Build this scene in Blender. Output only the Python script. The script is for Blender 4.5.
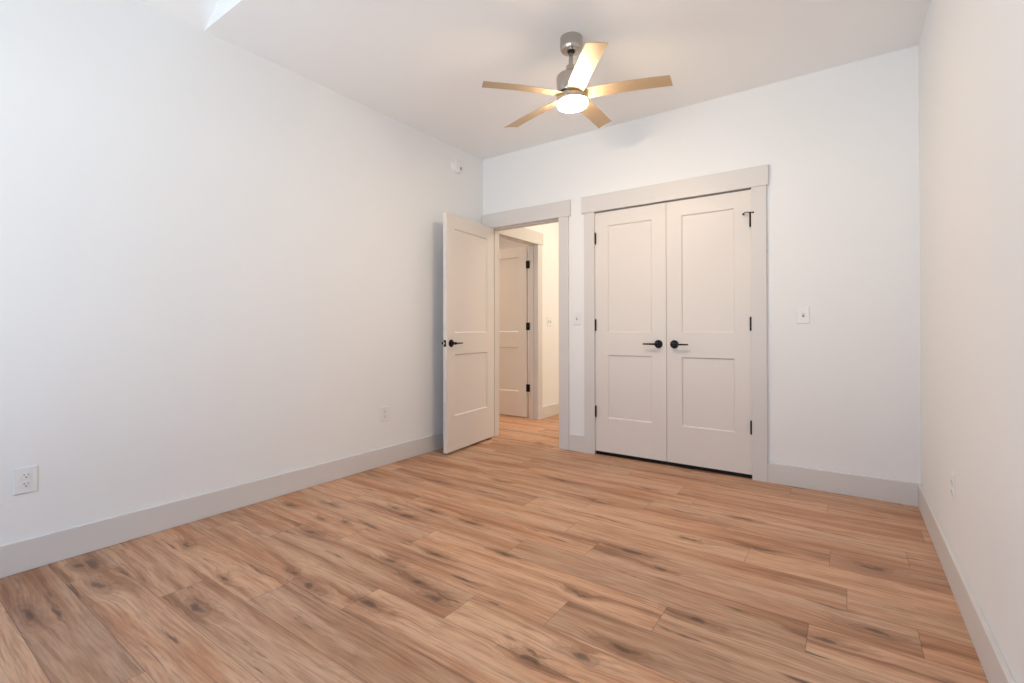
import bpy, bmesh, math, random
from mathutils import Vector, Matrix
sc = bpy.context.scene
C = sc.collection
for o in list(bpy.data.objects):
    bpy.data.objects.remove(o)

# ------------------------------------------------------------------ camera
XR, H = 3.3226, 2.7489          # room width, ceiling height; left wall x=0, back wall y=0
YR = -4.75                      # rear wall, behind the camera
cam = bpy.data.objects.new('camera', bpy.data.cameras.new('camera')); C.objects.link(cam)
yaw, pitch, roll = 0.6131, 0.0053, -0.0019
right = Vector((math.cos(yaw), math.sin(yaw), 0)); fwd0 = Vector((-math.sin(yaw), math.cos(yaw), 0)); up0 = Vector((0, 0, 1))
fwd = fwd0*math.cos(pitch) + up0*math.sin(pitch); up = up0*math.cos(pitch) - fwd0*math.sin(pitch)
r2 = right*math.cos(roll) + up*math.sin(roll); u2 = up*math.cos(roll) - right*math.sin(roll)
m = Matrix((r2, u2, -fwd)).transposed().to_4x4(); m.translation = Vector((2.9685, -3.7171, 1.0561))
cam.matrix_world = m
cam.data.sensor_width = 36; cam.data.lens = 476.83*36/1024
cam.data.shift_y = -14.5168/1024; cam.data.clip_start = .02
sc.camera = cam
# ------------------------------------------------------------------ world (overcast daylight) and lights
DAY = 4.0
w = bpy.data.worlds.new('world'); sc.world = w; w.use_nodes = True
wn = w.node_tree; bg = wn.nodes['Background']; bg.inputs[1].default_value = DAY
_tc = wn.nodes.new('ShaderNodeTexCoord'); _sp = wn.nodes.new('ShaderNodeSeparateXYZ'); _cr = wn.nodes.new('ShaderNodeValToRGB'); _mr = wn.nodes.new('ShaderNodeMapRange')
_mr.inputs[1].default_value = -.2; _mr.inputs[2].default_value = .2
wn.links.new(_tc.outputs['Generated'], _sp.inputs[0]); wn.links.new(_sp.outputs[2], _mr.inputs[0]); wn.links.new(_mr.outputs[0], _cr.inputs[0]); wn.links.new(_cr.outputs[0], bg.inputs[0])
_cr.color_ramp.elements[0].color = (1.40, 1.60, 1.76, 1); _cr.color_ramp.elements[0].position = .45       # unseen ground, made brighter than the sky to lift the ceiling
_cr.color_ramp.elements[1].color = (.40, .57, .80, 1); _cr.color_ramp.elements[1].position = .55       # blue-white sky
FAN_EMIT, HALL_W, ROOM_W = 192.0, 13.5, 34.0
def area(name, loc, sx, sy, watts, col, rot=(0, 0, 0), portal=False, shape='RECTANGLE'):
    l = bpy.data.lights.new(name, 'AREA'); l.shape = shape; l.size = sx; l.size_y = sy; l.energy = watts; l.color = col
    if portal: l.cycles.is_portal = True
    o = bpy.data.objects.new(name, l); C.objects.link(o); o.location = loc; o.rotation_euler = rot
    return o
WINS = [(0.35, 1.50, .35, 2.15), (1.80, 2.95, .35, 2.15)]      # the two windows of the rear wall: x0 x1 z0 z1
for i, (x0, x1, z0, z1) in enumerate(WINS):
    area('window_daylight', ((x0+x1)/2, YR-.10, (z0+z1)/2), x1-x0, z1-z0, 1, (1, 1, 1), (math.pi/2, 0, 0), portal=True)
area('hall_ceiling_light', (.80, 1.12, 2.72), .20, .20, HALL_W*.7, (1, .87, .68), shape='DISK')
area('hall_fill_light', (1.75, 1.95, 2.72), .20, .20, HALL_W*2.3, (1, .85, .64), shape='DISK')  # added fill, evens out the light on the hall walls
area('far_room_ceiling_light', (-1.6, .9, 2.69), .3, .3, ROOM_W, (1, .80, .62), shape='DISK')
sc.view_settings.view_transform = 'Standard'; sc.view_settings.look = 'None'
sc.view_settings.gamma = 1; sc.view_settings.use_curve_mapping = False
sc.view_settings.exposure = 0.0

# ------------------------------------------------------------------ materials
def srgb(r, g, b):
    f = lambda c: (c/255/12.92) if c/255 <= .04045 else ((c/255+.055)/1.055)**2.4
    return (f(r), f(g), f(b), 1)
def mat(name, col, rough=.5, metal=0, spec=.5, bump=None, emit=None):
    m = bpy.data.materials.new(name); m.use_nodes = True; nt = m.node_tree; b = nt.nodes['Principled BSDF']
    b.inputs['Base Color'].default_value = col; b.inputs['Roughness'].default_value = rough
    b.inputs['Metallic'].default_value = metal; b.inputs['Specular IOR Level'].default_value = spec
    if bump:
        sc_, st, ds = bump
        tc = nt.nodes.new('ShaderNodeTexCoord'); n = nt.nodes.new('ShaderNodeTexNoise'); bp = nt.nodes.new('ShaderNodeBump')
        n.inputs['Scale'].default_value = sc_; n.inputs['Detail'].default_value = 3
        bp.inputs['Strength'].default_value = st; bp.inputs['Distance'].default_value = ds
        nt.links.new(tc.outputs['Object'], n.inputs['Vector']); nt.links.new(n.outputs[0], bp.inputs['Height']); nt.links.new(bp.outputs[0], b.inputs['Normal'])
    if emit:
        b.inputs['Emission Color'].default_value = emit[0]; b.inputs['Emission Strength'].default_value = emit[1]
    return m
M_wall = mat('white_wall_paint', srgb(241, 241, 241), .75, spec=.25, bump=(90, .12, .002))
M_ceil = mat('white_ceiling_paint', srgb(250, 250, 250), .85, spec=.2, bump=(90, .12, .002))
M_trim = mat('greige_trim_paint', srgb(220, 216, 213), .42, spec=.4, bump=(40, .05, .001))
M_door = mat('greige_door_paint', srgb(229, 222, 216), .42, spec=.4, bump=(40, .05, .001))
M_black = mat('matte_black_metal', srgb(24, 22, 21), .38, metal=.6)
M_plate = mat('white_plastic', srgb(238, 237, 236), .35, bump=(60, .02, .0005))
M_slot = mat('dark_slot', srgb(40, 38, 36), .6)
M_bulb = mat('opal_glass_lit', srgb(255, 244, 225), .4, emit=((1, .78, .545, 1), FAN_EMIT))
M_dark = mat('closet_interior_paint', srgb(150, 146, 140), .9)
M_frame = mat('window_frame_vinyl', srgb(238, 238, 236), .4)
def brushed(name, col, rough):
    m = mat(name, col, rough, metal=1); nt = m.node_tree; b = nt.nodes['Principled BSDF']
    tc = nt.nodes.new('ShaderNodeTexCoord'); mp = nt.nodes.new('ShaderNodeMapping'); mp.inputs['Scale'].default_value = (8, 8, 400)
    n = nt.nodes.new('ShaderNodeTexNoise'); n.inputs['Scale'].default_value = 1; n.inputs['Detail'].default_value = 2
    mr = nt.nodes.new('ShaderNodeMapRange'); mr.inputs[3].default_value = rough-.08; mr.inputs[4].default_value = rough+.1
    nt.links.new(tc.outputs['Object'], mp.inputs[0]); nt.links.new(mp.outputs[0], n.inputs[0]); nt.links.new(n.outputs[0], mr.inputs[0]); nt.links.new(mr.outputs[0], b.inputs['Roughness'])
    return m
M_nickel = brushed('brushed_nickel', srgb(188, 182, 174), .2)
M_blade = mat('satin_nickel_blade', srgb(196, 172, 140), .40, metal=.5, bump=(120, .04, .0005))

# ---- wood floor shader
KNOTS = [(.425,-3.082,1.2),(.170,-3.04,1.6),(.146,-3.085,1.0),(.475,-3.297,1.3),(.941,-2.92,1.2),(.795,-2.756,.7),(1.151,-2.585,1.1),
 (.997,-2.564,.6),(1.45,-2.533,1.2),(1.269,-2.254,.8),(1.50,-2.31,.9),(1.636,-2.353,1.0),(.675,-2.277,1.1),(.396,-1.984,.9),(.721,-2.104,.6),(.559,-2.15,.6),
 (.921,-1.845,1.1),(.989,-1.707,.9),(1.394,-2.085,.9),(1.282,-1.713,1.0),(1.628,-1.898,.8),(2.09,-2.001,.7),(2.11,-1.535,1.4),(2.295,-1.616,.7),
 (2.517,-1.911,1.1),(2.357,-2.214,1.1),(2.256,-2.326,.9),(2.134,-2.434,.9),(3.042,-1.621,1.0),(2.901,-1.778,1.0),(3.052,-1.077,.9),(2.62,-1.156,.8),
 (2.497,-.799,.9),(.213,-2.132,.8),(.771,-1.802,.8),(1.314,-.785,1.0),(1.742,-1.027,.9),(2.318,-1.247,.7),(.30,-2.72,.9),(.62,-1.30,.8),(1.0,-1.05,.8),(1.9,-.62,.7)]
KX = .30
def wood():
    m = bpy.data.materials.new('oak_plank_floor'); m.use_nodes = True; nt = m.node_tree; N = nt.nodes; L = nt.links.new; b = N['Principled BSDF']
    def node(t, **k):
        n = N.new(t)
        for a, v in k.items(): setattr(n, a, v)
        return n
    def math_(op, a, bb=None, c=None, clamp=False):
        n = node('ShaderNodeMath', operation=op, use_clamp=clamp)
        for i, v in enumerate((a, bb, c)):
            if v is None: continue
            if isinstance(v, (int, float)): n.inputs[i].default_value = v
            else: L(v, n.inputs[i])
        return n.outputs[0]
    def noise(vec, scale, detail=4, rough=.55, dist=0):
        n = node('ShaderNodeTexNoise'); n.inputs['Scale'].default_value = scale; n.inputs['Detail'].default_value = detail
        n.inputs['Roughness'].default_value = rough; n.inputs['Distortion'].default_value = dist; L(vec, n.inputs['Vector']); return n.outputs[0]
    def vm(op, a, bb):
        n = node('ShaderNodeVectorMath', operation=op)
        for i, v in enumerate((a, bb)):
            if isinstance(v, tuple): n.inputs[i].default_value = v
            else: L(v, n.inputs[i])
        return n
    def rng(v, a, c, lo=0., hi=1., smooth=True):
        n = node('ShaderNodeMapRange'); n.interpolation_type = 'SMOOTHSTEP' if smooth else 'LINEAR'
        L(v, n.inputs[0]); n.inputs[1].default_value = a; n.inputs[2].default_value = c; n.inputs[3].default_value = lo; n.inputs[4].default_value = hi
        return n.outputs[0]
    def mix(f, a, bb):
        n = node('ShaderNodeMix', data_type='RGBA')
        if isinstance(f, (int, float)): n.inputs[0].default_value = f
        else: L(f, n.inputs[0])
        for i, v in ((6, a), (7, bb)):
            if isinstance(v, tuple): n.inputs[i].default_value = v
            else: L(v, n.inputs[i])
        return n.outputs[2]
    pos = node('ShaderNodeTexCoord').outputs['Object']
    at = node('ShaderNodeAttribute', attribute_name='plank'); sx = node('ShaderNodeSeparateColor'); L(at.outputs['Color'], sx.inputs[0])
    seed, tone, light = sx.outputs[0], sx.outputs[1], sx.outputs[2]
    # a different piece of the grain on each plank
    off = node('ShaderNodeCombineXYZ'); L(math_('MULTIPLY', seed, 37.), off.inputs[0]); L(math_('MULTIPLY', seed, 91.), off.inputs[1]); L(math_('MULTIPLY', seed, 13.), off.inputs[2])
    # knots: distance to the nearest one
    wob = vm('SUBTRACT', node('ShaderNodeVectorMath').outputs[0], (0, 0, 0))
    nz = node('ShaderNodeTexNoise'); nz.inputs['Scale'].default_value = 14; nz.inputs['Detail'].default_value = 3; L(pos, nz.inputs['Vector'])
    w1 = vm('SUBTRACT', nz.outputs['Color'], (.5, .5, .5)); w2 = vm('MULTIPLY', w1.outputs[0], (.13, .045, 0)); pw = vm('ADD', pos, w2.outputs[0])
    ps = vm('MULTIPLY', pw.outputs[0], (KX, 1, 0)).outputs[0]
    acc = None
    for x, y, s in KNOTS:
        d = vm('DISTANCE', ps, (x*KX, y, 0)).outputs['Value']
        d = math_('MULTIPLY', d, 1/(.0135*s))
        if acc is None: acc = d
        else:
            n = node('ShaderNodeMath', operation='SMOOTH_MIN'); L(acc, n.inputs[0]); L(d, n.inputs[1]); n.inputs[2].default_value = .3; acc = n.outputs[0]
    D = acc
    near = rng(D, 1.0, 5.0, 1, 0)
    # grain bends round the knots
    bend = node('ShaderNodeCombineXYZ'); L(math_('MULTIPLY', near, .022), bend.inputs[1])
    P = vm('ADD', vm('ADD', pos, off.outputs[0]).outputs[0], bend.outputs[0]).outputs[0]
    warp = node('ShaderNodeTexNoise'); warp.inputs['Scale'].default_value = 1.6; warp.inputs['Detail'].default_value = 2; L(P, warp.inputs['Vector'])
    P = vm('ADD', P, vm('MULTIPLY', vm('SUBTRACT', warp.outputs['Color'], (.5, .5, .5)).outputs[0], (0, .05, 0)).outputs[0]).outputs[0]
    streak = noise(vm('MULTIPLY', P, (.8, 15, 1)).outputs[0], 1, 6, .62)
    fine = noise(vm('MULTIPLY', P, (5, 120, 1)).outputs[0], 1, 3, .6)
    pore = noise(vm('MULTIPLY', P, (14, 420, 1)).outputs[0], 1, 2, .5)
    broad = noise(vm('MULTIPLY', P, (1.4, 4.5, 1)).outputs[0], 1, 3, .5)
    heart = noise(vm('MULTIPLY', P, (1.1, 7, 1)).outputs[0], 1, 2, .4)
    rings = math_('SINE', math_('ADD', math_('MULTIPLY', heart, 95.), math_('MULTIPLY', fine, 2.2)))
    rings = rng(rings, .1, 1.0)
    tan_ = srgb(226, 176, 140); grey = srgb(182, 155, 136); pale = srgb(238, 198, 164); dark = srgb(142, 97, 68); knot = srgb(76, 54, 44); orange = srgb(218, 158, 118)
    base = mix(tone, tan_, grey)
    base = mix(rng(broad, .40, .66), base, mix(tone, orange, dark))
    base = mix(math_('MULTIPLY', rng(streak, .55, .36, 0, 1), .62), base, mix(tone, pale, tan_))
    base = mix(math_('MULTIPLY', rng(streak, .52, .70), .68), base, dark)
    base = mix(math_('MULTIPLY', rings, .10), base, dark)
    base = mix(math_('MULTIPLY', rng(fine, .42, .70), .48), base, dark)
    base = mix(math_('MULTIPLY', rng(pore, .55, .75), .25), base, knot)
    crack = noise(vm('MULTIPLY', P, (2.2, 22, 1)).outputs[0], 1, 4, .6)
    base = mix(math_('MULTIPLY', rng(crack, .61, .71), .80), base, knot)
    split = noise(vm('MULTIPLY', P, (1.6, 75, 1)).outputs[0], 1, 3, .6)
    base = mix(math_('MULTIPLY', rng(split, .66, .74), math_('MULTIPLY_ADD', rng(broad, .45, .60), .5, .30)), base, knot)
    tail = rng(D, 1.5, 9., .55, 0)
    base = mix(math_('MULTIPLY', rng(streak, .50, .62), tail), base, dark)
    kr = math_('MULTIPLY', rng(math_('SINE', math_('ADD', math_('MULTIPLY', D, 5.5), math_('MULTIPLY', streak, 9.))), .0, 1.), rng(D, 1.2, 4.2, .30, 0))
    base = mix(kr, base, dark)
    base = mix(rng(D, .6, 3.6, .55, 0), base, dark)
    base = mix(rng(math_('ADD', D, math_('MULTIPLY', fine, 1.2)), .7, 2.0, .75, 0), base, knot)
    g = node('ShaderNodeMix', data_type='RGBA', blend_type='MULTIPLY'); g.inputs[0].default_value = 1; L(base, g.inputs[6])
    cc = node('ShaderNodeCombineColor'); lv = math_('MULTIPLY_ADD', light, .44, .72)
    for i in range(3): L(lv, cc.inputs[i])
    L(cc.outputs[0], g.inputs[7])
    # joints between the boards
    uv = node('ShaderNodeUVMap', uv_map='edge'); su = node('ShaderNodeSeparateXYZ'); L(uv.outputs[0], su.inputs[0])
    e = math_('MINIMUM', su.outputs[0], su.outputs[1])
    joint = rng(e, .0005, .0018, .55, 0)
    col = mix(joint, g.outputs[2], srgb(70, 48, 38))
    L(col, b.inputs['Base Color'])
    L(rng(streak, .3, .7, .36, .52), b.inputs['Roughness']); b.inputs['Specular IOR Level'].default_value = .42
    hgt = math_('SUBTRACT', math_('MULTIPLY', fine, .25), joint)
    bp = node('ShaderNodeBump'); bp.inputs['Strength'].default_value = .35; bp.inputs['Distance'].default_value = .0012; L(hgt, bp.inputs['Height']); L(bp.outputs[0], b.inputs['Normal'])
    return m
M_wood = wood()

# ------------------------------------------------------------------ helpers
def obj(name, bm, m, parent=None, smooth=False, bevel=0, loc=None, rot=None):
    me = bpy.data.meshes.new(name); bmesh.ops.recalc_face_normals(bm, faces=bm.faces); bm.to_mesh(me); bm.free()
    ms = m if isinstance(m, (list, tuple)) else [m]
    for x in ms: me.materials.append(x)
    o = bpy.data.objects.new(name, me); C.objects.link(o)
    if parent: o.parent = parent
    if loc: o.location = loc
    if rot: o.rotation_euler = rot
    if smooth:
        for p in me.polygons: p.use_smooth = True
        me.set_sharp_from_angle(angle=math.radians(35))
    if bevel:
        md = o.modifiers.new('bevel', 'BEVEL'); md.width = bevel; md.segments = 2; md.limit_method = 'ANGLE'; md.angle_limit = math.radians(40)
        md.harden_normals = False
    return o
def struct(name, bm, m, parent=None, **k):
    o = obj(name, bm, m, parent, **k)
    if not parent: o['kind'] = 'structure'
    return o
def empty(name, loc=(0, 0, 0), rz=0, label=None, cat=None, group=None, kind=None):
    o = bpy.data.objects.new(name, None); C.objects.link(o); o.location = loc; o.rotation_euler = (0, 0, rz); o.empty_display_size = .1
    if label: o['label'] = label
    if cat: o['category'] = cat
    if group: o['group'] = group
    if kind: o['kind'] = kind
    return o
def bx(bm, x0, x1, y0, y1, z0, z1):
    vs = [bm.verts.new((x, y, z)) for x in (x0, x1) for y in (y0, y1) for z in (z0, z1)]
    for f in ((0, 1, 3, 2), (4, 6, 7, 5), (0, 4, 5, 1), (2, 3, 7, 6), (0, 2, 6, 4), (1, 5, 7, 3)): bm.faces.new([vs[i] for i in f])
    return bm
def box(*a): return bx(bmesh.new(), *a)
def grid_panel(bm, xs, zs, holes, y0, y1):
    """a slab in the xz plane between y0 and y1, made of cells, leaving out the holes; inner faces omitted"""
    def solid(i, j): return 0 <= i < len(xs)-1 and 0 <= j < len(zs)-1 and (i, j) not in holes
    V = {}
    def v(i, j, s):
        k = (i, j, s)
        if k not in V: V[k] = bm.verts.new((xs[i], (y0, y1)[s], zs[j]))
        return V[k]
    for i in range(len(xs)-1):
        for j in range(len(zs)-1):
            if not solid(i, j): continue
            for s in (0, 1): bm.faces.new([v(i, j, s), v(i+1, j, s), v(i+1, j+1, s), v(i, j+1, s)])
            for di, dj, e in ((-1, 0, ((i, j), (i, j+1))), (1, 0, ((i+1, j), (i+1, j+1))), (0, -1, ((i, j), (i+1, j))), (0, 1, ((i, j+1), (i+1, j+1)))):
                if not solid(i+di, j+dj):
                    a, c = e; bm.faces.new([v(*a, 0), v(*c, 0), v(*c, 1), v(*a, 1)])
    return bm
def lathe(bm, prof, n=48, M=None, cap=True):
    rings = []
    for r, z in prof:
        ring = [bm.verts.new((r*math.cos(2*math.pi*i/n), r*math.sin(2*math.pi*i/n), z)) for i in range(n)]; rings.append(ring)
    for a, b_ in zip(rings, rings[1:]):
        for i in range(n): bm.faces.new([a[i], a[(i+1) % n], b_[(i+1) % n], b_[i]])
    if cap: bm.faces.new(rings[0]); bm.faces.new(rings[-1])
    if M: bmesh.ops.transform(bm, matrix=M, verts=[v for r in rings for v in r])
    return bm
def tube(bm, pts, rad, n=12, sq=1.0):
    """round bar through pts, radius per point, sq flattens it along z"""
    pts = [Vector(p) for p in pts]; rings = []
    for i, p in enumerate(pts):
        t = (pts[min(i+1, len(pts)-1)]-pts[max(i-1, 0)]).normalized()
        a = t.cross(Vector((0, 0, 1)));  a = a.normalized() if a.length > 1e-4 else Vector((1, 0, 0))
        b_ = a.cross(t).normalized(); r = rad[i] if isinstance(rad, (list, tuple)) else rad
        rings.append([bm.verts.new(p + a*r*math.cos(2*math.pi*k/n) + b_*r*sq*math.sin(2*math.pi*k/n)) for k in range(n)])
    for a, b_ in zip(rings, rings[1:]):
        for k in range(n): bm.faces.new([a[k], a[(k+1) % n], b_[(k+1) % n], b_[k]])
    bm.faces.new(rings[0]); bm.faces.new(rings[-1]); return bm

# ------------------------------------------------------------------ floor: boards laid along x
random.seed(7)
W_, L_ = .1815, 1.207
# board row -> x of an end joint seen in the photo; (row, board) -> how grey, how light that board is
PH = {-6: 1.186, -5: .30, -4: .742, -3: 1.054, -2: 1.40, -1: 1.755, 0: 2.077, 1: 2.403, 2: 2.850, 3: 3.165, 5: 2.58, 6: 2.897, 7: 3.19}
TONE = {(-7, 0): .3, (-6, 0): .7, (-6, 1): .4, (-5, 0): .5, (-5, 1): .38, (-4, 0): .45, (-4, 1): .55, (-3, 0): .25, (-3, 1): .55, (-2, 0): .45, (-2, 1): .18, (-1, 0): .5, (-1, 1): .12, (0, 0): .22, (0, 1): .6,
        (1, 0): .0, (1, 1): .5, (2, 0): .6, (2, 1): .08, (3, 0): .45, (3, 1): .1, (5, 0): .35, (5, 1): .0, (6, 0): .05, (6, 1): .6, (7, 0): .3}
LIGHT = {(-6, 0): .30, (-5, 1): .55, (-4, 0): .5, (-4, 1): .45, (-3, 0): .62, (-3, 1): .36, (-2, 0): .5, (-2, 1): .6, (-1, 0): .46, (-1, 1): .66, (0, 0): .55, (0, 1): .36, (1, 0): .64, (1, 1): .45,
         (2, 0): .42, (2, 1): .58, (3, 0): .42, (3, 1): .55, (5, 1): .64, (6, 0): .58, (6, 1): .4}
bm = bmesh.new(); cl = bm.loops.layers.color.new('plank'); uv = bm.loops.layers.uv.new('edge')
def plank(x0, x1, y0, y1, c):
    # a centre strip grid so that the edge distance (stored in the uv map) is exact everywhere
    e = .004; xs = [x0, x0+e, x1-e, x1]; ys = [y0, y0+e, y1-e, y1]
    vv = [[bm.verts.new((x, y, 0)) for y in ys] for x in xs]
    for i in range(3):
        for j in range(3):
            q = [(i, j), (i+1, j), (i+1, j+1), (i, j+1)]
            f = bm.faces.new([vv[a][b_] for a, b_ in q])
            for lp, (a, b_) in zip(f.loops, q):
                lp[cl] = (*c, 1); lp[uv].uv = (e if a in (1, 2) else 0, e if b_ in (1, 2) else 0)
for k in range(-16, 30):
    y0 = -2.07 + W_*(k-1); y1 = y0+W_
    if y1 < YR-.1 or y0 > 3.0: continue
    ph = PH.get(k, random.uniform(0, L_))
    n0 = math.floor((ph+3.4)/L_)+1
    xs = ph - n0*L_; j = -n0+1
    while xs < XR+.1:
        c = (random.random(), TONE.get((k, j), random.choice((.05, .15, .2, .3, .45, .6))), LIGHT.get((k, j), random.uniform(.35, .65)))
        plank(max(xs, -3.5), min(xs+L_, XR+.1), y0, min(y1, 3.2), c) if xs+L_ > -3.5 and y0 < 3.2 else None
        xs += L_; j += 1
# sub-floor slab under the boards
bx(bm, -3.5, XR+.1, YR-.2, 3.2, -.06, -.001)
fl = struct('floor', bm, M_wood); fl['label'] = 'brown oak plank floor with knots and staggered joints'

# ------------------------------------------------------------------ walls
T = .113
DX0, DX1, CX0, CX1, HZ = .105, .8794, 1.2118, 2.4249, 2.056
bm = grid_panel(bmesh.new(), [-.12, DX0, DX1, CX0, CX1, XR+T], [0, HZ, H+.02], {(1, 0), (3, 0)}, 0, T)
struct('wall_back', bm, M_wall)
bm = bmesh.new(); bx(bm, -T, 0, YR-T, 0, 0, H+.02); struct('wall_left', bm, M_wall)
# right wall rises with the vault behind the camera
bm = box(XR, XR+T, YR-T, 0, 0, H+.02); struct('wall_right', bm, M_wall)
(a0, a1, wz0, wz1), (b0, b1, _, _) = WINS
SL = .56; RX = XR/2
bm = grid_panel(bmesh.new(), [-T, a0, a1, b0, b1, XR+T], [0, wz0, wz1, H], {(1, 1), (3, 1)}, YR-T, YR)
def tri(bm, y0, y1):
    P = [(-.05, H-.0), (XR+.05, H-.0), (RX, H+SL*RX)]
    a = [bm.verts.new((x, y0, z)) for x, z in P]; b_ = [bm.verts.new((x, y1, z)) for x, z in P]
    bm.faces.new(a); bm.faces.new(b_)
    for i in range(3): bm.faces.new([a[i], a[(i+1) % 3], b_[(i+1) % 3], b_[i]])
tri(bm, YR-T, YR); struct('wall_rear', bm, M_wall)
# ceiling: flat part over the fan, its gable face, then the vault towards the camera
YS = -2.519
bm = bmesh.new(); bx(bm, -T, XR+T, YS+.02, T, H, H+.1)
tri(bm, YS, YS+.02)
for x0, z0, x1, z1 in ((0, H, RX, H+SL*RX), (RX, H+SL*RX, XR, H)):
    q = [bm.verts.new(c) for c in ((x0, YR, z0), (x1, YR, z1), (x1, YS, z1), (x0, YS, z0), (x0, YR, z0+.12), (x1, YR, z1+.12), (x1, YS, z1+.12), (x0, YS, z0+.12))]
    for f in ((0, 1, 2, 3), (4, 5, 6, 7), (0, 1, 5, 4), (1, 2, 6, 5), (2, 3, 7, 6), (3, 0, 4, 7)): bm.faces.new([q[i] for i in f])
struct('ceiling', bm, M_ceil)
# windows behind the camera
for i, (x0, x1, z0, z1) in enumerate(WINS):
    e = empty('window_%d' % (i+1), ((x0+x1)/2, YR, z0), kind='structure')
    w2_, hh = (x1-x0)/2, z1-z0
    bm = grid_panel(bmesh.new(), [-w2_, -w2_+.05, w2_-.05, w2_], [0, .05, hh/2-.02, hh/2+.02, hh-.05, hh], {(1, 1), (1, 3)}, -.09, -.04); obj('window_frame', bm, M_frame, e)
    bm = grid_panel(bmesh.new(), [-w2_-.095, -w2_, w2_, w2_+.095], [-.095, 0, hh, hh+.14], {(1, 1)}, .001, .02); obj('casing', bm, M_trim, e)
# hall beyond the doorway, room beyond the hall, closet
HW = 1.0
D2a, D2b = .245, 1.005
def ywall(bm, ys, zs, holes, x0, x1):
    grid_panel(bm, ys, zs, holes, x0, x1)
    for v in bm.verts: v.co = Vector((v.co.y, v.co.x, v.co.z))
    return bm
struct('wall_hall_left', ywall(bmesh.new(), [T, D2a-.005, D2b+.005, 3.0], [0, HZ, H+.02], {(1, 0)}, -T, 0), M_wall)
bm = box(HW, HW+.1, T, .75, 0, H+.02); bx(bm, HW+.1, 2.9, .85, .95, 0, H+.02); bx(bm, 2.9, 3.0, .85, 3.0, 0, H+.02); struct('wall_hall_right', bm, M_wall)
struct('wall_hall_end', box(-T, 3.0, 3.0, 3.1, 0, H+.02), M_wall)
bm = box(-T, HW+.1, T, .85, H, H+.1); bx(bm, -T, 3.0, .85, 3.1, H, H+.1); struct('ceiling_hall', bm, M_ceil)
bm = bmesh.new(); bx(bm, -3.4, -T, 2.9, 3.0, 0, H+.02); bx(bm, -3.5, -3.4, T, 3.0, 0, H+.02); bx(bm, -3.4, -T, 0, T, 0, H+.02)
struct('wall_far_room', bm, M_wall)
struct('ceiling_far_room', box(-3.5, -T, 0, 3.0, H, H+.1), M_ceil)
bm = bmesh.new(); bx(bm, HW, 2.62, .75, .85, 0, H); bx(bm, 2.52, 2.62, T, .75, 0, H)
struct('wall_closet', bm, M_dark)
# ------------------------------------------------------------------ baseboards
BH, BT = .1363, .016
def base(name, bm): return struct(name, bm, M_trim, bevel=.003)
base('baseboard_left', box(0, BT, YR, -.0, 0, BH))
base('baseboard_right', box(XR-BT, XR, YR, 0, 0, BH))
bm = bmesh.new(); bx(bm, .9687, 1.1221, -BT, 0, 0, BH); bx(bm, 2.5135, XR-BT, -BT, 0, 0, BH); base('baseboard_back', bm)
base('baseboard_hall', box(0, BT, 1.1, 3.0, 0, BH))
base('baseboard_rear', box(BT, XR-BT, YR, YR+BT, 0, BH))
base('baseboard_hall_end', box(BT, 2.9, 3.0-BT, 3.0, 0, BH))
base('baseboard_hall_right', box(HW-BT, HW, T+.02, .85, 0, BH))
# ------------------------------------------------------------------ door trims
CT, HT, HB, HTOP = .019, .026, 2.05, 2.191
def trim(name, x0, x1, ox0, ox1, hx0, hx1, depth=T, loc=(0, 0, 0), rz=0, stop_y=.04):
    """x0,x1 casing inner edges; ox outer; hx head ends. local y: -CT front, 0 wall face, depth back of the wall"""
    e = empty(name, loc, rz, kind='structure')
    obj('head_casing', box(hx0, hx1, -HT, 0, HB, HTOP), M_trim, e, bevel=.002)
    obj('side_casing', box(ox0, x0, -CT, 0, 0, HB), M_trim, e, bevel=.002)
    obj('side_casing', box(x1, ox1, -CT, 0, 0, HB), M_trim, e, bevel=.002)
    r = .0045
    bm = bmesh.new(); bx(bm, x0-.0148, x0-r, 0, depth+.0, 0, HB+r); bx(bm, x1+r, x1+.0148, 0, depth, 0, HB+r); bx(bm, x0-.0148, x1+.0148, 0, depth, HB+r-.002, HB+.012)
    obj('jamb', bm, M_trim, e)
    bm = bmesh.new(); y0, y1 = stop_y, stop_y+.035
    bx(bm, x0-r, x0-r+.011, y0, y1, 0, HB-.006); bx(bm, x1+r-.011, x1+r, y0, y1, 0, HB-.006); bx(bm, x0-r, x1+r, y0, y1, HB-.008, HB+r-.002)
    obj('door_stop', bm, M_trim, e, bevel=.001)
    return e
trim('trim_1', .1105, .8734, .022, .9687, .0054, .9882)['label'] = 'greige door casing round the open doorway'
trim('trim_2', 1.2178, 2.4189, 1.1221, 2.5135, 1.1006, 2.5265)['label'] = 'greige casing round the double closet doors'
t = trim('trim_3', D2a, D2b, D2a-.095, D2b+.095, D2a-.112, D2b+.112, rz=math.pi/2, stop_y=.045); t['label'] = 'greige casing round the second doorway along the hall'
# hall side of the doorway into the room
bm = bmesh.new(); bx(bm, .012, .1035, T, T+CT, 0, HB); bx(bm, .8734, .9687, T, T+CT, 0, HB); bx(bm, .018, .9882, T, T+HT, HB, HTOP)
struct('trim_4', bm, M_trim, bevel=.002)
# rubber-free transition: nothing on the floor in the openings

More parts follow.
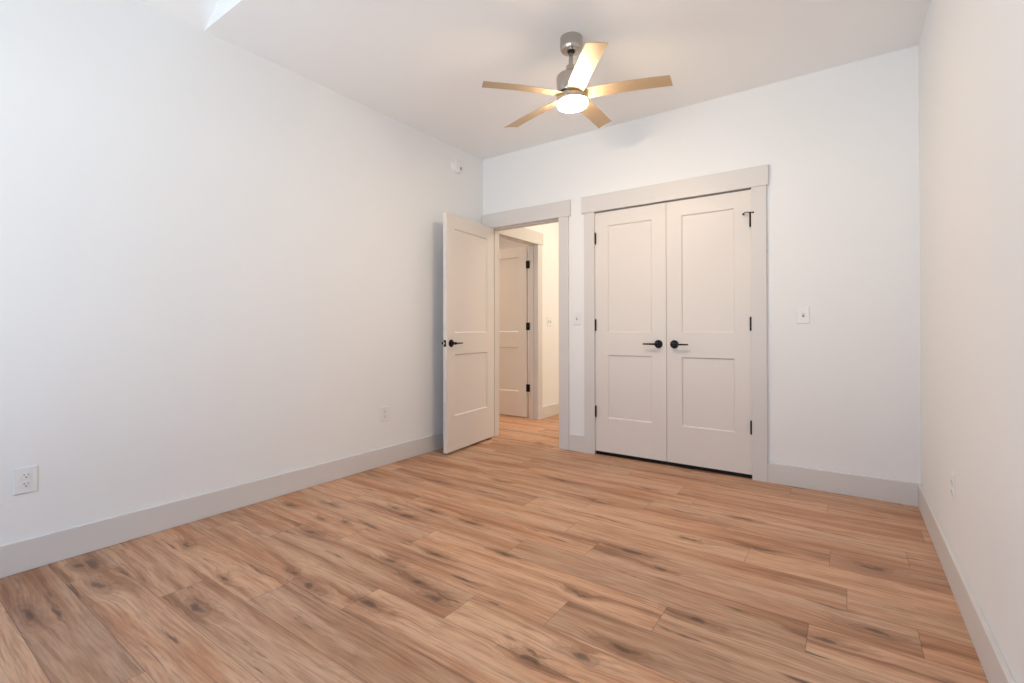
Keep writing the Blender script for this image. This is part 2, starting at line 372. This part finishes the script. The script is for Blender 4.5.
# ------------------------------------------------------------------ doors: two-panel shaker leaves
Z0, Z1 = .018, 2.040
def leaf_bm(w, st, t=.035, rec=.011, z0=.018, z1=Z1):
    """leaf in local xz, x 0..w, front y=0, back y=t; both faces with two recessed panels"""
    zs = [z0, .315, .843, 1.030, 1.925, z1]; xs = [0, st, w-st, w]
    bm = bmesh.new(); s = .010
    for side in (0, 1):
        Y = 0 if side == 0 else t; R = rec if side == 0 else t-rec
        g = [[bm.verts.new((x, Y, z)) for z in zs] for x in xs]
        for i in range(3):
            for j in range(5):
                if i == 1 and j in (1, 3):
                    x0, x1, za, zb = xs[1], xs[2], zs[j], zs[j+1]
                    o = [g[1][j], g[2][j], g[2][j+1], g[1][j+1]]
                    a = [bm.verts.new(c) for c in ((x0+.007, R, za+.007), (x1-.007, R, za+.007), (x1-.007, R, zb-.007), (x0+.007, R, zb-.007))]
                    for k in range(4): bm.faces.new([o[k], o[(k+1) % 4], a[(k+1) % 4], a[k]])
                    bm.faces.new(a)
                else: bm.faces.new([g[i][j], g[i+1][j], g[i+1][j+1], g[i][j+1]])
        if side == 0: g0 = g
    for i in range(3):
        for j in (0, 5): bm.faces.new([g0[i][j], g0[i+1][j], g[i+1][j], g[i][j]])
    for j in range(5):
        for i in (0, 3): bm.faces.new([g0[i][j], g0[i][j+1], g[i][j+1], g[i][j]])
    return bm
def lever(parent, x, z, y, ydir, xdir, L=.112):
    """round rose and straight lever; y face of the leaf, ydir out of it, xdir where the lever points"""
    bm = bmesh.new()
    R = Matrix.Translation((x, y, z)) @ Matrix.Rotation(math.pi/2*(1 if ydir < 0 else -1), 4, 'X')
    lathe(bm, [(.0325, 0), (.0325, .004), (.030, .009), (.0135, .011), (.0115, .016), (.011, .040), (.0125, .050), (.010, .058)], 36, R)
    yy = y+ydir*.050
    tube(bm, [(x-xdir*.006, yy, z), (x+xdir*.03, yy, z), (x+xdir*.07, yy-ydir*.003, z), (x+xdir*L, yy-ydir*.010, z)], [.0095, .0085, .0075, .0065], 12, .85)
    h = obj('lever_handle', bm, M_black, parent, smooth=True); h['label'] = 'black lever handle with round rose'
    return h
def hinge(parent, x, y, z, leafw=0, sx=1):
    bm = bmesh.new(); 
    for k in range(5):
        z0 = z-.0445+k*.0178; lathe(bm, [(.0066, z0+.0004), (.0066, z0+.0174)], 14, Matrix.Translation((x, y, 0)))
    lathe(bm, [(.003, z+.0445), (.0055, z+.047), (.003, z+.051)], 12, Matrix.Translation((x, y, 0)))
    lathe(bm, [(.003, z-.051), (.0055, z-.047), (.003, z-.0445)], 12, Matrix.Translation((x, y, 0)))
    if leafw: bx(bm, min(x, x+sx*.002), max(x, x+sx*.002), y, y+leafw, z-.0445, z+.0445)
    return obj('hinge', bm, M_black, parent, smooth=True)
HZS = (1.824, 1.093, .364)
# open bedroom door
e = empty('door_1', (.1115, -.012, 0), math.radians(-84.5), kind='structure'); e['label'] = 'greige two-panel bedroom door standing open against the left wall'
lf = obj('door_leaf', leaf_bm(.757, .118), M_door, e, bevel=.0012, loc=(.001, .0, 0))
lever(lf, .757-.062, .940, .035, 1, -1); lever(lf, .757-.062, .940, 0, -1, -1)
bm = bmesh.new(); bx(bm, .7565, .7582, .005, .030, .912, .968); lp = obj('latch_plate', bm, M_black, lf)
bm = bmesh.new(); bx(bm, .7582, .769, .012, .024, .932, .949); b_ = obj('latch_bolt', bm, M_nickel, lf, bevel=.002)
for z in HZS: hinge(lf, -.004, -.004, z)
# closet pair
e = empty('door_2', (1.2135, .001, 0), 0, kind='structure'); e['label'] = 'left leaf of the closed double closet doors'
WL = .6005
lf = obj('door_leaf', leaf_bm(WL, .114, z0=.030), M_door, e, bevel=.0012, loc=(.003, 0, 0)); lever(lf, WL-.060, .940, 0, -1, -1); obj('gap_strip', box(.004, WL-.001, .004, .031, .004, .030), M_black, lf)  # black strip fills the gap below each closet leaf
for z in HZS: hinge(lf, .0085, -.010, z)
e = empty('door_3', (2.4232, .001, 0), 0, kind='structure'); e['label'] = 'right leaf of the closed double closet doors'
lf = obj('door_leaf', leaf_bm(WL, .114, z0=.030), M_door, e, bevel=.0012, loc=(-.003-WL, 0, 0)); lever(lf, .060, .940, 0, -1, 1); obj('gap_strip', box(.001, WL-.004, .004, .031, .004, .030), M_black, lf)
for z in HZS: hinge(lf, WL-.0080, -.010, z)
# hinge-pin stop on the top hinge
bm = bmesh.new(); hx, hy, hz = WL-.0080, -.010, 1.876
lathe(bm, [(.009, hz-.004), (.009, hz+.004)], 14, Matrix.Translation((hx, hy, 0)))
tube(bm, [(hx, hy, hz), (hx-.018, hy-.020, hz+.003), (hx-.034, hy-.020, hz), (hx-.042, hy-.014, hz-.005)], .0032, 8)
lathe(bm, [(.007, 0), (.008, .008), (.006, .012)], 12, Matrix.Translation((hx-.042, hy-.016, hz-.008)) @ Matrix.Rotation(-math.pi/2, 4, 'X'))
tube(bm, [(hx, hy, hz-.002), (hx+.012, hy-.012, hz-.002), (hx+.020, hy-.012, hz-.002)], .003, 8)
lathe(bm, [(.006, 0), (.007, .006), (.005, .010)], 12, Matrix.Translation((hx+.020, hy-.013, hz-.003)) @ Matrix.Rotation(-math.pi/2, 4, 'X'))
obj('hinge_pin_stop', bm, M_black, lf, smooth=True)
# door standing open in the far room, seen through both doorways
e = empty('door_4', (-.135, D2b-.003, 0), math.pi, kind='structure'); e['label'] = 'greige two-panel door standing open beyond the hall, seen through the doorway'
lf = obj('door_leaf', leaf_bm(.755, .118), M_door, e, bevel=.0012, loc=(.006, -.036, 0)); lever(lf, .755-.062, .940, .035, 1, -1); lever(lf, .755-.062, .940, 0, -1, -1)
for z in HZS:
    bm = bmesh.new(); lathe(bm, [(.0066, z-.0445), (.0066, z+.0445)], 14, Matrix.Translation((0, .036, 0)))
    bx(bm, -.045, .0, .035, .0385, z-.0445, z+.0445)
    obj('hinge', bm, M_black, lf, smooth=True)

# ------------------------------------------------------------------ switches and outlets (local: plate in xz, facing -y)
def plate_bm(w, h, t=.006):
    bm = bmesh.new(); a = [(-w/2, -h/2), (w/2, -h/2), (w/2, h/2), (-w/2, h/2)]
    r0 = [bm.verts.new((x, 0, z)) for x, z in a]; r1 = [bm.verts.new((x, -t*.45, z)) for x, z in a]
    r2_ = [bm.verts.new((x*(1-.012/w), -t, z*(1-.012/h))) for x, z in a]
    for p, q in ((r0, r1), (r1, r2_)):
        for i in range(4): bm.faces.new([p[i], p[(i+1) % 4], q[(i+1) % 4], q[i]])
    bm.faces.new(r2_); bm.faces.new(r0); return bm
def screw(parent, x, z, y=-.0062):
    bm = bmesh.new(); lathe(bm, [(.0035, 0), (.003, .0012)], 12, Matrix.Translation((x, y+.0004, z)) @ Matrix.Rotation(math.pi/2, 4, 'X')); return obj('screw', bm, M_plate, parent, smooth=True)
def switch(label, loc, rz=0, toggles=1, group=None):
    e = empty('light_switch', loc, rz, label, 'light switch', group)
    w = .074 if toggles == 1 else .116
    p = obj('cover_plate', plate_bm(w, .118), M_plate, e, bevel=.0008)
    for i in range(toggles):
        x = (i-(toggles-1)/2)*.046
        bm = box(x-.0055, x+.0055, -.0066, -.0058, -.0125, .0125); obj('toggle_slot', bm, M_slot, p)
        bm = bmesh.new(); q = [(x-.0042, -.006, -.006), (x+.0042, -.006, -.006), (x+.0042, -.006, .008), (x-.0042, -.006, .008)]
        q2 = [(x-.0035, -.019, .004), (x+.0035, -.019, .004), (x+.0035, -.017, .012), (x-.0035, -.017, .012)]
        a = [bm.verts.new(c) for c in q]; b2 = [bm.verts.new(c) for c in q2]
        bm.faces.new(a); bm.faces.new(b2)
        for k in range(4): bm.faces.new([a[k], a[(k+1) % 4], b2[(k+1) % 4], b2[k]])
        obj('toggle', bm, M_plate, p)
        screw(p, x, .030); screw(p, x, -.030)
    return e
def outlet(label, loc, rz):
    e = empty('wall_outlet', loc, rz, label, 'outlet', None)
    p = obj('cover_plate', plate_bm(.080, .120), M_plate, e, bevel=.0008)
    for zc in (.0195, -.0195):
        bm = bmesh.new(); n = 28; pts = []
        for k in range(n):
            a = 2*math.pi*k/n; pts.append((.0172*math.cos(a), max(-.0142, min(.0142, .0172*math.sin(a)))))
        f0 = [bm.verts.new((x, -.0055, z+zc)) for x, z in pts]; f1 = [bm.verts.new((x*.97, -.0085, z*.97+zc)) for x, z in pts]
        bm.faces.new(f1)
        for k in range(n): bm.faces.new([f0[k], f0[(k+1) % n], f1[(k+1) % n], f1[k]])
        r = obj('receptacle', bm, M_plate, p)
        bm = bmesh.new(); bx(bm, -.0074, -.0052, -.0088, -.0080, zc+.0005, zc+.0085); bx(bm, .0052, .0074, -.0088, -.0080, zc+.0010, zc+.0080)
        lathe(bm, [(.0028, 0), (.0028, .0008)], 12, Matrix.Translation((0, -.0080, zc-.0065)) @ Matrix.Rotation(math.pi/2, 4, 'X'))
        obj('slots', bm, M_slot, r)
    screw(p, 0, 0)
    return e
switch('white toggle switch plate on the back wall right of the closet doors', (2.728, 0, 1.149))
switch('white toggle switch plate between the open doorway and the closet casing', (1.045, 0, 1.150))
switch('white switch plate on the hall wall seen through the doorway', (0, 1.290, 1.150), math.pi/2, 2)
outlet('white duplex outlet low on the left wall nearest the camera', (0, -3.229, .397), math.pi/2)
outlet('white duplex outlet low on the left wall near the open door', (0, -1.238, .397), math.pi/2)
outlet('white duplex outlet low on the right wall', (XR, -1.075, .405), -math.pi/2)

# ------------------------------------------------------------------ smoke detector on the left wall
e = empty('smoke_detector', (0, -.395, 2.571), math.pi/2, 'round white smoke detector high on the left wall near the corner', 'smoke detector')
RX_ = Matrix.Rotation(math.pi/2, 4, 'X')
bm = lathe(bmesh.new(), [(.066, 0), (.066, .006), (.064, .009)], 48, RX_); obj('mounting_plate', bm, M_plate, e, smooth=True)
bm = lathe(bmesh.new(), [(.061, .009), (.061, .022), (.057, .030), (.044, .036), (.030, .038), (.012, .038)], 48, RX_); bd = obj('housing', bm, M_plate, e, smooth=True)
bm = bmesh.new()
for k in range(5): bx(bm, .012, .034, -.0392, -.0378, -.030+k*.0048, -.0275+k*.0048)
obj('sounder_grille', bm, M_slot, bd)
bm = lathe(bmesh.new(), [(.009, .0375), (.0085, .041), (.006, .042)], 20, Matrix.Translation((-.014, 0, .010)) @ RX_); obj('test_button', bm, M_plate, bd, smooth=True)

# ------------------------------------------------------------------ ceiling fan
FX, FY = 1.663, -1.258
fan = empty('ceiling_fan', (FX, FY, H), 0, 'brushed nickel ceiling fan with five blades and a lit round lamp', 'ceiling fan')
bm = lathe(bmesh.new(), [(.062, 0), (.0645, -.003), (.0645, -.050), (.062, -.068), (.055, -.077), (.030, -.080), (.020, -.074)], 56); obj('canopy', bm, M_nickel, fan, smooth=True)
bm = lathe(bmesh.new(), [(.019, -.070), (.021, -.080), (.017, -.088), (.012, -.090)], 32); obj('ball_joint', bm, M_black, fan, smooth=True)
bm = tube(bmesh.new(), [(0, 0, -.075), (.0085, -.0245, -.19)], .0125, 28); obj('downrod', bm, M_nickel, fan, smooth=True)
bm = lathe(bmesh.new(), [(.0125, -.172), (.022, -.175), (.026, -.182), (.026, -.212), (.050, -.218), (.076, -.228), (.083, -.236), (.085, -.246), (.085, -.324), (.083, -.330)], 56); obj('motor_housing', bm, M_nickel, fan, smooth=True)
bm = lathe(bmesh.new(), [(.072, -.326), (.086, -.346), (.088, -.350), (.088, -.376), (.086, -.380)], 56); ring = obj('light_ring', bm, M_nickel, fan, smooth=True)
bm = lathe(bmesh.new(), [(.0845, -.377), (.0855, -.381), (.0855, -.400), (.082, -.408), (.070, -.413), (.045, -.416), (.015, -.417)], 56); dif = obj('lamp_diffuser', bm, M_bulb, fan, smooth=True); dif['label'] = 'lit white opal lamp diffuser'
# the assembly hangs a little crooked in its ball joint
_pv = Matrix.Translation((0, 0, -.078)); TILT = Matrix.Translation((.006, -.032, 0)) @ _pv @ Vector((0, 0, 1)).rotation_difference(Vector((-.023, -.067, 1))).to_matrix().to_4x4() @ _pv.inverted()
def blade_bm():
    bm = bmesh.new(); n = 14; top, bot = [], []
    for i in range(n+1):
        t_ = i/n; r = .070 + t_*.476
        wd = .047 + .003*min(1, t_/.35)                       # half width
        pitch_ = -math.radians(9 + 2*(1-t_)); cz = -.341 - .004*t_ + .006*math.sin(t_*math.pi)
        skew = .012*t_
        ra, rb = [], []
        for k in range(7):
            s = (k-3)/3; y = s*wd
            cam_ = -.004*(s*s)
            xr = r + (skew*s if i == n else skew*s*t_)
            yy, zz = y*math.cos(pitch_), y*math.sin(pitch_)+cam_+cz
            th = .0028*(1-.6*abs(s))
            ra.append(bm.verts.new((xr, yy, zz+th))); rb.append(bm.verts.new((xr, yy, zz-th)))
        top.append(ra); bot.append(rb)
    for i in range(n):
        for k in range(6):
            bm.faces.new([top[i][k], top[i+1][k], top[i+1][k+1], top[i][k+1]]); bm.faces.new([bot[i][k], bot[i][k+1], bot[i+1][k+1], bot[i+1][k]])
        for k in (0, 6): bm.faces.new([top[i][k], top[i+1][k], bot[i+1][k], bot[i][k]])
    for i in (0, n):
        for k in range(6): bm.faces.new([top[i][k], top[i][k+1], bot[i][k+1], bot[i][k]])
    return bm
b0_ = obj('blade', blade_bm(), M_blade, fan, smooth=True, bevel=0)
for k in range(5):
    b_ = b0_
    if k: b_ = b0_.copy(); C.objects.link(b_); b_.parent = fan
    b_.matrix_local = TILT @ Matrix.Rotation(math.radians(21.9+72*k), 4, 'Z')
for o in fan.children:
    if o.name.split('.')[0] in ('motor_housing', 'light_ring', 'lamp_diffuser'): o.matrix_local = TILT
